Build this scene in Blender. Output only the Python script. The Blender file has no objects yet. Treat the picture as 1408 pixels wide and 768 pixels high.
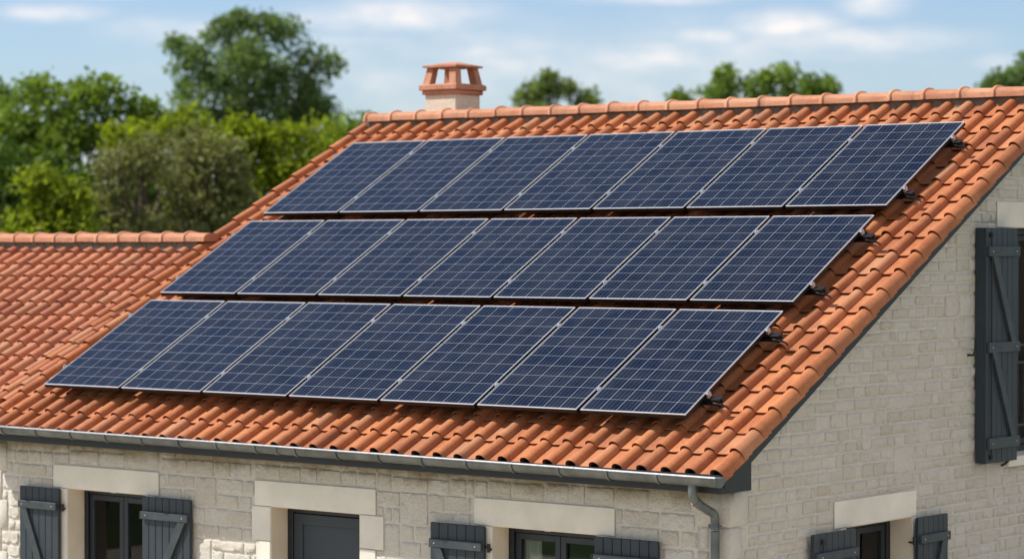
import bpy, math, random
import numpy as np
from mathutils import Vector, Matrix
R = math.radians
random.seed(7)
rng = np.random.default_rng(7)
scene = bpy.context.scene
COL = scene.collection

# ------------------------------------------------------------------ camera
CAM = Vector((18.0196, -15.9072, 1.2419))
YAW = 0.670884
cam_d = bpy.data.cameras.new('camera')
cam = bpy.data.objects.new('camera', cam_d); COL.objects.link(cam)
cam.location = CAM
cam.rotation_euler = (math.pi/2 - 0.0132716, 0, YAW)
cam_d.sensor_width = 36; cam_d.lens = 3604.27/1408*36
cam_d.clip_start = 0.5; cam_d.clip_end = 3000
cam_d.dof.use_dof = True; cam_d.dof.focus_distance = 20.3; cam_d.dof.aperture_fstop = 1.6
scene.camera = cam

# ------------------------------------------------------------------ sky and sun
SUN = Vector((-1.35, -1.0, 2.05)).normalized()      # towards the sun
EL = math.asin(SUN.z); AZ = math.atan2(SUN.x, SUN.y)   # azimuth from +Y towards +X
world = bpy.data.worlds.new('World'); scene.world = world; world.use_nodes = True
wn = world.node_tree; wn.nodes.clear()
def N(nt, typ, **kw):
    n = nt.nodes.new(typ)
    for k, v in kw.items(): setattr(n, k, v)
    return n
def inp(nt, sock, v):
    if isinstance(v, bpy.types.NodeSocket): nt.links.new(v, sock)
    else: sock.default_value = v
def M_(nt, op, a, b=None, c=None, clamp=False):
    n = N(nt, 'ShaderNodeMath', operation=op); n.use_clamp = clamp
    inp(nt, n.inputs[0], a)
    if b is not None: inp(nt, n.inputs[1], b)
    if c is not None: inp(nt, n.inputs[2], c)
    return n.outputs[0]
def mixc(nt, f, a, b, typ='MIX'):
    n = N(nt, 'ShaderNodeMix', data_type='RGBA', blend_type=typ)
    inp(nt, n.inputs[0], f); inp(nt, n.inputs[6], a); inp(nt, n.inputs[7], b)
    return n.outputs[2]
sky = N(wn, 'ShaderNodeTexSky', sky_type='NISHITA')
sky.sun_disc = False; sky.sun_elevation = EL; sky.sun_rotation = AZ
sky.altitude = 200; sky.air_density = 1.0; sky.dust_density = 0.7; sky.ozone_density = 2.6
tc = N(wn, 'ShaderNodeTexCoord')
sep = N(wn, 'ShaderNodeSeparateXYZ'); wn.links.new(tc.outputs['Generated'], sep.inputs[0])
az = M_(wn, 'ARCTAN2', sep.outputs[0], sep.outputs[1])
el = M_(wn, 'ARCSINE', sep.outputs[2])
nz = N(wn, 'ShaderNodeTexNoise'); nz.inputs['Scale'].default_value = 26; nz.inputs['Detail'].default_value = 5; nz.inputs['Roughness'].default_value = .55
mp = N(wn, 'ShaderNodeMapping'); mp.inputs['Scale'].default_value = (1, 1, 2.6)
wn.links.new(tc.outputs['Generated'], mp.inputs[0]); wn.links.new(mp.outputs[0], nz.inputs[0])
nzv = M_(wn, 'SUBTRACT', nz.outputs[0], .5)
# cloud banks given by azimuth, elevation, half widths (degrees), density
CL = [(-37.9-12.5+2.1, 4.98, .85, .17, .75), (-41.0, 4.95, 1.9, .34, .8), (-41.6, 4.45, 1.6, .12, .35), (-42.6, 4.0, .6, .17, .45), (-37.2, 4.2, .75, .25, .45),
      (-35.4, 4.3, 1.0, .14, .45), (-34.2, 4.5, .9, .22, .5), (-32.4, 4.75, 1.1, .28, .75), (-31.2, 4.4, 2.3, .30, .55), (-31.5, 4.05, 1.8, .2, .3), (-30.6, 5.22, .62, .30, .85), (-35.5, 5.3, 1.6, .1, .5),
      (-45.6, 4.6, 1.6, .30, .35), (-37, 3.9, 6.0, .9, .42), (-48.0, 5.35, 1.5, .1, .3), (-27.8, 3.9, .8, .2, .25),
      (-60, 7, 5, 1, .6), (-20, 8, 6, 1.2, .6), (-75, 12, 9, 2, .5), (-5, 6, 8, 1, .5), (-42, 9, 6, .9, .7), (-30, 14, 9, 2, .6),
      (60, 30, 45, 20, .95), (120, 25, 50, 20, .95), (170, 35, 35, 22, .9), (-150, 26, 40, 14, .8), (20, 22, 22, 8, .8), (90, 62, 60, 16, .85)]  # unseen banks beside and behind the camera, added for neutral fill light
dens = None
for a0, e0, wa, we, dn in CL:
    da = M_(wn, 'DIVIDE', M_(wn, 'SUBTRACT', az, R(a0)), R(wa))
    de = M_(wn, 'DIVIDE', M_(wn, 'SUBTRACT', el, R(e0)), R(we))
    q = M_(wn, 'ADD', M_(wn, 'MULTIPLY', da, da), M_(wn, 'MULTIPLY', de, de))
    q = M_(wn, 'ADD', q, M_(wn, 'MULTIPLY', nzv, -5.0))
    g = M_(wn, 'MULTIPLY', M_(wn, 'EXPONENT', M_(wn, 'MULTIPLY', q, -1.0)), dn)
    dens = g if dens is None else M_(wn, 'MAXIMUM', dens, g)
dens = M_(wn, 'MINIMUM', dens, .9, clamp=True)
SKYGAIN = (.80, .85, .98, 1)
skyc = mixc(wn, 1.0, sky.outputs[0], SKYGAIN, 'MULTIPLY')
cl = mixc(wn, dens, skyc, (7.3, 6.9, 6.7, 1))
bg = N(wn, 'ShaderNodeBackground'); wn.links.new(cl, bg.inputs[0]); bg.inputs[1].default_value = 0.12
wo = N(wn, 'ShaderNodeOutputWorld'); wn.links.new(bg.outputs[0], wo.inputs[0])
sd = bpy.data.lights.new('sun', 'SUN'); sd.energy = 4.9; sd.angle = R(.53); sd.color = (1, .95, .87)
so = bpy.data.objects.new('sun', sd); COL.objects.link(so); so.location = (-20, -20, 40)
so.rotation_euler = (-SUN).to_track_quat('-Z', 'Y').to_euler()
scene.view_settings.view_transform = 'Standard'; scene.view_settings.look = 'None'
scene.view_settings.exposure = 0.28; scene.view_settings.gamma = 1
scene.view_settings.use_curve_mapping = False

# ------------------------------------------------------------------ materials
def mat(name):
    m = bpy.data.materials.new(name); m.use_nodes = True
    nt = m.node_tree; b = nt.nodes['Principled BSDF']
    return m, nt, b
def noise(nt, vec, scale, detail=4, rough=.55, sc=None):
    n = N(nt, 'ShaderNodeTexNoise'); n.inputs['Scale'].default_value = scale; n.inputs['Detail'].default_value = detail; n.inputs['Roughness'].default_value = rough
    if sc:
        m = N(nt, 'ShaderNodeMapping'); m.inputs['Scale'].default_value = sc; nt.links.new(vec, m.inputs[0]); vec = m.outputs[0]
    nt.links.new(vec, n.inputs[0]); return n.outputs[0]
def ramp(nt, f, lo, hi, a=0., b=1.):
    n = N(nt, 'ShaderNodeMapRange'); inp(nt, n.inputs[0], f)
    for i, v in ((1, lo), (2, hi), (3, a), (4, b)): n.inputs[i].default_value = v
    return n.outputs[0]
def bump(nt, b, h, dist, strength=1.):
    n = N(nt, 'ShaderNodeBump'); n.inputs['Distance'].default_value = dist; n.inputs['Strength'].default_value = strength
    nt.links.new(h, n.inputs['Height']); nt.links.new(n.outputs[0], b.inputs['Normal'])
def simple(name, c, rough=.6, var=.12, scale=8, metal=0., bmp=.0, spec=.5):
    m, nt, b = mat(name)
    t = N(nt, 'ShaderNodeTexCoord'); v = noise(nt, t.outputs['Object'], scale, 5)
    f = ramp(nt, v, .3, .7)
    lo = [x*(1-var) for x in c]+[1]; hi = [min(1, x*(1+var)) for x in c]+[1]
    nt.links.new(mixc(nt, f, lo, hi), b.inputs['Base Color'])
    b.inputs['Roughness'].default_value = rough; b.inputs['Metallic'].default_value = metal
    b.inputs['Specular IOR Level'].default_value = spec
    if bmp: bump(nt, b, noise(nt, t.outputs['Object'], scale*12, 4), bmp)
    return m
def terracotta(name, base, dark, pale):
    m, nt, b = mat(name)
    t = N(nt, 'ShaderNodeTexCoord'); P = t.outputs['Object']
    at = N(nt, 'ShaderNodeAttribute', attribute_name='tint'); s = N(nt, 'ShaderNodeSeparateColor'); nt.links.new(at.outputs['Color'], s.inputs[0])
    c = mixc(nt, ramp(nt, noise(nt, P, 5, 5), .35, .7), base, pale)
    c = mixc(nt, ramp(nt, noise(nt, P, 34, 4, .65), .45, .75, 0, .45), c, dark)
    c = mixc(nt, M_(nt, 'MULTIPLY', s.outputs[0], .55), c, dark)
    c = mixc(nt, M_(nt, 'MULTIPLY', s.outputs[1], .6), c, pale)
    c = mixc(nt, M_(nt, 'MULTIPLY', s.outputs[2], .6), c, (.44, .235, .13, 1))
    # soot and lichen specks
    sp = ramp(nt, noise(nt, P, 60, 3, .5), .66, .74, 0, .7)
    c = mixc(nt, sp, c, (.09, .05, .035, 1))
    stv = noise(nt, P, 2.2, 4, .6, (4, 1, 1))
    c = mixc(nt, ramp(nt, stv, .54, .74, 0, .5), c, (.17, .08, .048, 1))
    nt.links.new(c, b.inputs['Base Color'])
    b.inputs['Roughness'].default_value = .72; b.inputs['Specular IOR Level'].default_value = .35
    bump(nt, b, noise(nt, P, 140, 5, .7), .0035, .8)
    return m
MT = terracotta('terracotta', (.40, .120, .040, 1), (.19, .053, .020, 1), (.53, .205, .080, 1))
MTW = terracotta('terracotta_wing', (.42, .132, .060, 1), (.21, .060, .028, 1), (.53, .225, .12, 1))
MTR = terracotta('terracotta_ridge', (.48, .20, .105, 1), (.29, .10, .05, 1), (.58, .29, .165, 1))

MTC = terracotta('terracotta_chimney', (.46, .195, .11, 1), (.24, .085, .048, 1), (.56, .28, .18, 1))
def stone_mat():
    m, nt, b = mat('split_face_limestone')
    t = N(nt, 'ShaderNodeTexCoord'); P = t.outputs['Object']
    at = N(nt, 'ShaderNodeAttribute', attribute_name='tint'); s = N(nt, 'ShaderNodeSeparateColor'); nt.links.new(at.outputs['Color'], s.inputs[0])
    c = mixc(nt, s.outputs[0], (.785, .73, .62, 1), (.87, .825, .73, 1))
    c = mixc(nt, M_(nt, 'MULTIPLY', s.outputs[1], .3), c, (.62, .52, .37, 1))
    c = mixc(nt, ramp(nt, noise(nt, P, 24, 6, .7), .42, .72, 0, .28), c, (.56, .49, .39, 1))
    c = mixc(nt, s.outputs[2], c, (.88, .84, .75, 1))      # blue channel = mortar
    # yellow-brown weathering under the eave
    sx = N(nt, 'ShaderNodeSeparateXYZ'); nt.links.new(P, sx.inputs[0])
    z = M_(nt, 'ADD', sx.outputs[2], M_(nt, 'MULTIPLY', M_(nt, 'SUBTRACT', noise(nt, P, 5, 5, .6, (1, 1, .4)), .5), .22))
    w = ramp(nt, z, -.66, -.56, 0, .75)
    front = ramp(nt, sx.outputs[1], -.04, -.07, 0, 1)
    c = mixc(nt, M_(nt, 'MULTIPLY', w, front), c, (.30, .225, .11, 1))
    nt.links.new(c, b.inputs['Base Color']); b.inputs['Roughness'].default_value = .92; b.inputs['Specular IOR Level'].default_value = .2
    h = M_(nt, 'ADD', noise(nt, P, 38, 6, .72), M_(nt, 'MULTIPLY', noise(nt, P, 150, 3, .6), .35))
    bump(nt, b, h, .034, 1.)
    return m
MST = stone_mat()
MSM = simple('dressed_stone', (.72, .68, .585), .85, .10, 3, bmp=.002, spec=.25)
MREV = simple('reveal_render', (.68, .60, .48), .9, .07, 4, bmp=.002, spec=.2)
MSH = simple('shutter_paint', (.029, .040, .049), .5, .14, 5, spec=.4)
MSB = simple('shutter_batten_paint', (.042, .053, .060), .5, .25, 9, spec=.4)
MDK = simple('anthracite_metal', (.017, .024, .032), .45, .1, 6)
MFR = simple('window_frame_paint', (.014, .017, .022), .4, .1, 6)
MIRON = simple('black_iron', (.015, .015, .017), .5, .2, 20)
MZN = simple('zinc', (.14, .155, .155), .48, .3, 7, metal=.65, bmp=.001)
MSIL = simple('anodised_aluminium', (.72, .72, .72), .35, .04, 20, metal=.45)
MFA = simple('dark_eave_boards', (.013, .017, .021), .5, .2, 6)
MBLK = simple('black_aluminium', (.02, .02, .022), .4, .2, 20, metal=.5)
MSC = simple('galvanised_steel', (.55, .56, .57), .4, .2, 30, metal=.9)
MCH = simple('roughcast_render', (.74, .63, .51), .95, .16, 45, bmp=.006, spec=.2)
MMO = simple('ridge_mortar', (.20, .16, .125), .95, .35, 18, bmp=.01, spec=.2)
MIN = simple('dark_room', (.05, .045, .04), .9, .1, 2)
MCU = simple('linen_curtain', (.62, .56, .44), .9, .1, 12)
MWD = simple('dark_boards', (.05, .035, .03), .9, .2, 8)
def glassm():
    m, nt, b = mat('window_glass'); b.inputs['Base Color'].default_value = (.9, .95, .95, 1)
    b.inputs['Roughness'].default_value = .02; b.inputs['Transmission Weight'].default_value = 1; b.inputs['IOR'].default_value = 1.45
    out = nt.nodes['Material Output']; tr = N(nt, 'ShaderNodeBsdfTransparent'); gl = N(nt, 'ShaderNodeBsdfGlossy'); gl.inputs['Roughness'].default_value = .02
    fr = N(nt, 'ShaderNodeFresnel'); fr.inputs[0].default_value = 1.45
    mx = N(nt, 'ShaderNodeMixShader'); nt.links.new(fr.outputs[0], mx.inputs[0]); nt.links.new(tr.outputs[0], mx.inputs[1]); nt.links.new(gl.outputs[0], mx.inputs[2])
    nt.links.new(mx.outputs[0], out.inputs['Surface']); tr.inputs[0].default_value = (.82, .88, .88, 1)
    return m
MGL = glassm()
def pv_mat():
    m, nt, b = mat('photovoltaic_cells')
    uv = N(nt, 'ShaderNodeUVMap', uv_map='UVMap'); s = N(nt, 'ShaderNodeSeparateXYZ'); nt.links.new(uv.outputs[0], s.inputs[0])
    u, v = s.outputs[0], s.outputs[1]               # u 0..6 cells, v 0..10 cells
    def near(x, w):                                  # 1 close to integers
        f = M_(nt, 'FRACT', M_(nt, 'ADD', x, .5)); d = M_(nt, 'ABSOLUTE', M_(nt, 'SUBTRACT', f, .5))
        return ramp(nt, d, w*1.25, w*.75, 0, 1)
    grid = M_(nt, 'MAXIMUM', M_(nt, 'MULTIPLY', near(u, .011), .55), M_(nt, 'MULTIPLY', near(v, .016), .30))
    bus = M_(nt, 'MULTIPLY', near(M_(nt, 'MULTIPLY', u, 4), .04), .20)
    oi = N(nt, 'ShaderNodeObjectInfo')
    cell = N(nt, 'ShaderNodeTexWhiteNoise', noise_dimensions='3D')
    cv = N(nt, 'ShaderNodeCombineXYZ'); nt.links.new(M_(nt, 'FLOOR', u), cv.inputs[0]); nt.links.new(M_(nt, 'FLOOR', v), cv.inputs[1]); nt.links.new(M_(nt, 'MULTIPLY', oi.outputs['Random'], 50), cv.inputs[2])
    nt.links.new(cv.outputs[0], cell.inputs[0])
    vo = N(nt, 'ShaderNodeTexVoronoi'); vo.inputs['Scale'].default_value = 5
    ad = N(nt, 'ShaderNodeVectorMath', operation='ADD'); nt.links.new(uv.outputs[0], ad.inputs[0]); nt.links.new(cv.outputs[0], ad.inputs[1]); nt.links.new(ad.outputs[0], vo.inputs[0])
    vs = N(nt, 'ShaderNodeSeparateColor'); nt.links.new(vo.outputs['Color'], vs.inputs[0])
    fac = M_(nt, 'ADD', M_(nt, 'MULTIPLY', cell.outputs[0], .55), M_(nt, 'MULTIPLY', vs.outputs[0], .45))
    c = mixc(nt, fac, (.002, .004, .011, 1), (.004, .009, .022, 1))
    c = mixc(nt, bus, c, (.32, .36, .43, 1))
    c = mixc(nt, grid, c, (.58, .61, .66, 1))
    dn_ = N(nt, 'ShaderNodeVectorMath', operation='ADD'); nt.links.new(uv.outputs[0], dn_.inputs[0]); ox = N(nt, 'ShaderNodeCombineXYZ'); nt.links.new(M_(nt, 'MULTIPLY', oi.outputs['Random'], 90), ox.inputs[0]); nt.links.new(ox.outputs[0], dn_.inputs[1]); du = dn_.outputs[0]
    dust = ramp(nt, noise(nt, du, .55, 5, .6), .38, .75, .0, .05)
    c = mixc(nt, dust, c, (.34, .31, .28, 1))
    nt.links.new(c, b.inputs['Base Color']); b.inputs['Roughness'].default_value = .14; b.inputs['Specular IOR Level'].default_value = .18
    b.inputs['Coat Weight'].default_value = .0
    return m
MPV = pv_mat()
def leafm(name, a, b2, tr=.35):
    m, nt, b = mat(name)
    at = N(nt, 'ShaderNodeAttribute', attribute_name='tint'); s = N(nt, 'ShaderNodeSeparateColor'); nt.links.new(at.outputs['Color'], s.inputs[0])
    c = mixc(nt, s.outputs[0], (*a, 1), (*b2, 1))
    nt.links.new(c, b.inputs['Base Color']); b.inputs['Roughness'].default_value = .65; b.inputs['Specular IOR Level'].default_value = .12
    t = N(nt, 'ShaderNodeBsdfTranslucent'); nt.links.new(mixc(nt, 1., c, (1.35, 1.4, .6, 1), 'MULTIPLY'), t.inputs[0])
    mx = N(nt, 'ShaderNodeMixShader'); mx.inputs[0].default_value = tr
    nt.links.new(b.outputs[0], mx.inputs[1]); nt.links.new(t.outputs[0], mx.inputs[2]); nt.links.new(mx.outputs[0], nt.nodes['Material Output'].inputs['Surface'])
    return m
L_MID = leafm('leaf_mid_green', (0.111, 0.175, 0.025), (0.234, 0.319, 0.055))
L_DARK = leafm('leaf_dark_green', (0.104, 0.163, 0.058), (0.227, 0.312, 0.117), .4)
L_OLV = leafm('leaf_olive', (0.128, 0.138, 0.051), (0.240, 0.245, 0.107), .35)
L_YEL = leafm('leaf_yellow_green', (0.135, 0.179, 0.013), (0.269, 0.317, 0.029), .45)
L_DEEP = leafm('leaf_deep_green', (0.049, 0.091, 0.016), (0.130, 0.195, 0.031), .3)
MBK = simple('bark', (.10, .075, .05), .95, .3, 8, bmp=.01, spec=.1)
MGR = simple('lawn', (.055, .085, .025), .95, .3, .6, spec=.1)

# ------------------------------------------------------------------ mesh helpers
class MB:
    def __init__(s): s.v = []; s.f = []; s.mi = []; s.t = []; s.cur = (0., 0., 0.); s.m = 0; s.uv = {}
    def add(s, vs, fs, tint=None, m=None):
        o = len(s.v); s.v += [tuple(x) for x in vs]; t = tint or s.cur; s.t += [t]*len(vs)
        for f in fs: s.f.append(tuple(i+o for i in f)); s.mi.append(s.m if m is None else m)
    def box(s, x0, x1, y0, y1, z0, z1, bv=0., M=None, m=None):
        xs = sorted((x0, x1)); ys = sorted((y0, y1)); zs = sorted((z0, z1))
        if bv <= 0:
            vs = [Vector((x, y, z)) for x in xs for y in ys for z in zs]
            fs = [(0, 1, 3, 2), (4, 6, 7, 5), (0, 4, 5, 1), (2, 3, 7, 6), (0, 2, 6, 4), (1, 5, 7, 3)]
        else:
            import itertools
            vs = []; idx = {}
            for a, b_, c in itertools.product((0, 1), repeat=3):
                for ax in range(3):
                    p = []
                    for k, (q, L) in enumerate(((a, xs), (b_, ys), (c, zs))):
                        e = L[q]
                        if k != ax: e += bv if q == 0 else -bv
                        p.append(e)
                    idx[(a, b_, c, ax)] = len(vs); vs.append(Vector(p))
            fs = []
            for ax in range(3):
                o = [k for k in range(3) if k != ax]
                for q in (0, 1):
                    def key(i, j):
                        w = [0, 0, 0]; w[ax] = q; w[o[0]] = i; w[o[1]] = j; return idx[(*w, ax)]
                    fs.append((key(0, 0), key(1, 0), key(1, 1), key(0, 1)))
            for ax in range(3):       # edges along ax
                o = [k for k in range(3) if k != ax]
                for i in (0, 1):
                    for j in (0, 1):
                        def key(q, a_):
                            w = [0, 0, 0]; w[ax] = q; w[o[0]] = i; w[o[1]] = j; return idx[(*w, a_)]
                        fs.append((key(0, o[0]), key(1, o[0]), key(1, o[1]), key(0, o[1])))
            for a, b_, c in itertools.product((0, 1), repeat=3):
                fs.append((idx[(a, b_, c, 0)], idx[(a, b_, c, 1)], idx[(a, b_, c, 2)]))
        if M is not None: vs = [M @ v for v in vs]
        s.add(vs, fs, m=m)
    def tube(s, pts, r, n=10, caps=True, m=None):
        pts = [Vector(p) for p in pts]; rs = r if isinstance(r, (list, tuple)) else [r]*len(pts)
        ref = None; vs = []
        for i, p in enumerate(pts):
            d = (pts[min(i+1, len(pts)-1)] - pts[max(i-1, 0)]).normalized()
            if ref is None: ref = Vector((0, 0, 1)) if abs(d.z) < .9 else Vector((1, 0, 0))
            a = d.cross(ref).normalized(); b_ = a.cross(d).normalized(); ref = b_
            for k in range(n):
                t = 2*math.pi*k/n; vs.append(p + (a*math.cos(t)+b_*math.sin(t))*rs[i])
        fs = [(i*n+k, i*n+(k+1) % n, (i+1)*n+(k+1) % n, (i+1)*n+k) for i in range(len(pts)-1) for k in range(n)]
        if caps: fs += [tuple(range(n)), tuple(reversed(range((len(pts)-1)*n, len(pts)*n)))]
        s.add(vs, fs, m=m)
    def prism(s, poly, ax, a, b_, m=None):       # poly = 2D points in the other two axes
        def P(q, w):
            return {0: (w, q[0], q[1]), 1: (q[0], w, q[1]), 2: (q[0], q[1], w)}[ax]
        n = len(poly); vs = [P(q, a) for q in poly]+[P(q, b_) for q in poly]
        s.add(vs, [tuple(range(n)), tuple(reversed(range(n, 2*n)))]+[(i, (i+1) % n, n+(i+1) % n, n+i) for i in range(n)], m=m)
    def build(s, name, mats, parent=None, smooth=False, recalc=True, auto=None):
        me = bpy.data.meshes.new(name); me.from_pydata(s.v, [], s.f)
        if not isinstance(mats, (list, tuple)): mats = [mats]
        for m in mats: me.materials.append(m)
        me.polygons.foreach_set('material_index', s.mi)
        ca = me.color_attributes.new('tint', 'FLOAT_COLOR', 'POINT')
        ca.data.foreach_set('color', np.array([(a, b_, c, 1) for a, b_, c in s.t], dtype=np.float32).ravel())
        if recalc:
            import bmesh
            bm = bmesh.new(); bm.from_mesh(me); bmesh.ops.recalc_face_normals(bm, faces=bm.faces); bm.to_mesh(me); bm.free()
        if smooth or auto:
            me.polygons.foreach_set('use_smooth', [True]*len(me.polygons))
            if auto: me.set_sharp_from_angle(angle=R(auto))
        me.update()
        o = bpy.data.objects.new(name, me); COL.objects.link(o)
        if parent is not None: adopt(o, parent)
        return o
def world_loc(o):
    v = Vector(o.location)
    return v
def adopt(o, parent):
    o.parent = parent
    if parent.get('_abs') is not None: o.matrix_parent_inverse = Matrix.Translation(-Vector(parent['_abs']))
def tag(o, label=None, cat=None, group=None, kind=None):
    if label: o['label'] = label
    if cat: o['category'] = cat
    if group: o['group'] = group
    if kind: o['kind'] = kind
    return o
def empty(name, loc, label, cat, group=None, rot=(0, 0, 0)):
    o = bpy.data.objects.new(name, None); COL.objects.link(o); o.location = loc; o.rotation_euler = rot; o.empty_display_size = .2
    return tag(o, label, cat, group)
ABS = {}
def abs_empty(name, loc, *a, **k):                 # children are modelled in world coordinates
    o = empty(name, loc, *a, **k); ABS[o.name] = Vector(loc); return o
def adopt(o, parent):
    o.parent = parent
    if parent.name in ABS: o.matrix_parent_inverse = Matrix.Translation(-ABS[parent.name])

# ------------------------------------------------------------------ dimensions
TH = 0.506664; CT, ST = math.cos(TH), math.sin(TH)
H = 0.13                                   # roll crest plane below the panel plane
GZ = -3.05                                 # ground
YW = -0.10; XG = 7.49; XL = -0.58          # front wall plane, right gable plane, left gable plane
DEP = 9.84                                 # house back wall
def RP(x, v, n):                           # roof coordinates -> world, n above the crest plane
    n = n - H
    return (x, v*CT - n*ST, v*ST + n*CT)
def crestZ(y): return (y - H*ST)*ST/CT - H*CT
V_R = 5.60                                 # crest plane length to the apex
YR = RP(0, V_R, 0)[1]; ZR = RP(0, V_R, 0)[2]

# ------------------------------------------------------------------ setting
g = MB(); S = 900
n_ = 24
for i in range(n_+1):
    for j in range(n_+1):
        g.v.append((-S+2*S*i/n_, -S+2*S*j/n_, GZ)); g.t.append((0, 0, 0))
for i in range(n_):
    for j in range(n_):
        a = i*(n_+1)+j; g.f.append((a, a+n_+1, a+n_+2, a+1)); g.mi.append(0)
tag(g.build('ground', MGR), kind='structure')

tr_ = MB(); tr_.box(-9, 16, -12, YW-.03, GZ+.002, GZ+.06); tr_.box(XG+.03, 16, YW-.03, 14, GZ+.002, GZ+.058)  # unseen pale paving, added to bounce warm light onto the shaded walls
tag(tr_.build('bounce_terrace', simple('bounce_gravel', (.60, .52, .40), .95, .15, 14, bmp=.01, spec=.1)), kind='structure')
# ------------------------------------------------------------------ house
house = abs_empty('house', (3.5, 4.9, GZ), 'pale stone house with orange clay tile roof covered in blue solar panels', 'house')

# --- clay tile field
def profile(p, last=False):
    """one tile across: pan then roll; returns (x, height above pan base) with x=0 at the right foot of the previous roll"""
    rw = .098 if p > .205 else .098
    pan = p - rw
    out = [(-.014, .004), (0, .001), (pan*.35, -.001), (pan*.75, .001), (pan-.004, .008)]
    for k in range(0, 9):
        t = math.pi*(1-k/8)
        if last and k > 5: break
        out.append((pan + rw/2 + math.cos(t)*rw/2, .006 + .050*math.sin(t)**.85 if 0 < k < 8 else .010 if k == 0 else -.004))
    if last:
        x = out[-1][0]
        out += [(x+.026, .034), (x+.040, .014), (x+.046, -.01), (x+.048, -.032)]
    return out
def tile_field(xs_of, npitch, vk, pitch, mapx, off=0., firstroll=True, lastflank=True, keep=None, seed=1):
    rnd = random.Random(seed); mb = MB()
    rh = .056
    for r in range(len(vk)-1):
        v0, v1 = vk[r], vk[r+1]
        for k in range(-1 if firstroll else 0, npitch):
            x0 = xs_of(k)
            if keep and not keep(x0, v0, v1): continue
            isl = lastflank and k == npitch-1
            pr = profile(pitch, isl)
            if k == -1: pr = [(pitch-.098-.004, -.02), (pitch-.098-.003, -.002)] + [q for q in pr if q[0] >= pitch-.098-.001]
            jv = rnd.uniform(-.004, .004); jn = rnd.uniform(-.0015, .0025); jr = rnd.uniform(-.006, .006); jx = rnd.uniform(-.0015, .0015)
            d = rnd.random(); tint = (max(0, rnd.gauss(.12, .26)) if d < .75 else rnd.uniform(.3, 1.2), max(0, rnd.gauss(.15, .25)), 0)
            tint = (min(1, tint[0]), min(1, tint[1]), rnd.uniform(.4, 1) if rnd.random() < .12 else max(0, min(1, rnd.gauss(.05, .15))))
            last_row = r == len(vk)-2
            hv = v1 + (.055 if not last_row else .0)
            nv = 3; n = len(pr); vs = []; fs = []
            def pt(x, h, v, tt):
                wx = mapx(x0 + jx + x, v)
                lift = .026*(1-tt)
                return RP(wx + jr*(v-v0)*.2, v, off - rh + h + lift - .026 + jn)
            rows = []
            for a in range(nv+1):
                tt = a/nv; v = v0 + jv + (hv-v0)*tt
                rows.append([pt(x, h*(1+.05*(1-tt)), v, tt) for x, h in pr])
            lip = [pt(x, h*1.05 - .0070, v0 + jv + .002, 0) for x, h in pr]
            inn = [pt(x*1.0, h*.95 - .013, v0 + jv + .11, .4) for x, h in pr]
            # the tail edge is slightly rounded: pull in the first row
            vs = [q for row in rows for q in row] + lip + inn
            for a in range(nv):
                for b_ in range(n-1): fs.append((a*n+b_, a*n+b_+1, (a+1)*n+b_+1, (a+1)*n+b_))
            L = (nv+1)*n; I = L+n
            nf = len(fs)
            for b_ in range(n-1):
                fs.append((b_, L+b_, L+b_+1, b_+1)); fs.append((L+b_, I+b_, I+b_+1, L+b_+1))
            mb.add(vs, fs, tint)
    return mb
MP = 38; PITCH = (7.585 - (-.63))/MP
vk = [-.515 + k*.2865 + .00095*k*k for k in range(21)]
vk = [v*(5.53+.515)/(vk[20]+.515) + -.515*(1-(5.53+.515)/(vk[20]+.515)) for v in vk]
XR0 = 7.620
def mapx(x, v): return x + (XR0 - x)/8.2*.036*max(v, 0) + .004*v
roofm = tile_field(lambda k: -.625 + k*PITCH, MP, vk, PITCH, mapx, seed=3).build('roof', MT, house, auto=38, recalc=False)
# wing: narrower tiles, a little lower, joins under the left verge of the main roof
WV = 2.87; vkw = [-.06 + k*.2515 for k in range(13)]
WP = .1965; nW = 34
wx0 = lambda k: -.66 + .12 - nW*WP + k*WP
def keepw(x0, v0, v1): return x0 + WP*.5 < -.60 + .036*v0 + .05
def mapw(x, v): return x + .036*max(v, 0)*0 + .0
roofw = tile_field(wx0, nW+1, vkw, WP, mapw, off=-.022, lastflank=False, keep=keepw, seed=9).build('roof', MTW, house, auto=38, recalc=False)
roofw['label'] = 'lower wing roof of narrower clay tiles'
# deck, back slopes, under-roof boards
dk = MB()
def slab(mb, x0, x1, va, vb, n0, n1):
    P = [RP(x, v, n) for x in (x0, x1) for v in (va, vb) for n in (n0, n1)]
    mb.add(P, [(0, 1, 3, 2), (4, 6, 7, 5), (0, 4, 5, 1), (2, 3, 7, 6), (0, 2, 6, 4), (1, 5, 7, 3)])
slab(dk, -.60, 7.56, -.48, V_R, -.13, -.10)
dk.build('roof_deck', MWD, house)
dw = MB(); slab(dw, -7.0, -.61, -.03, WV+.02, -.16, -.125); dw.build('roof_deck', MWD, house)
# back slope: same tile mesh turned about the ridge
me2 = roofm.data.copy()
co = np.empty(len(me2.vertices)*3); me2.vertices.foreach_get('co', co); co = co.reshape(-1, 3)
co[:, 0] = 7.0 - co[:, 0]; co[:, 1] = 2*YR - co[:, 1]; me2.vertices.foreach_set('co', co.ravel()); me2.update()
rb = bpy.data.objects.new('roof', me2); COL.objects.link(rb); adopt(rb, house)
me3 = roofw.data.copy(); YWR, ZWR = RP(0, WV+.06, -.02)[1:]
co = np.empty(len(me3.vertices)*3); me3.vertices.foreach_get('co', co); co = co.reshape(-1, 3)
co[:, 0] = -7.9 - co[:, 0]; co[:, 1] = 2*YWR - co[:, 1]; me3.vertices.foreach_set('co', co.ravel()); me3.update()
rb2 = bpy.data.objects.new('roof', me3); COL.objects.link(rb2); adopt(rb2, house)
dbk = MB()
P = [RP(x, v, n) for x in (-.60, 7.56) for v in (-.48, V_R) for n in (-.13, -.10)]
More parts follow.
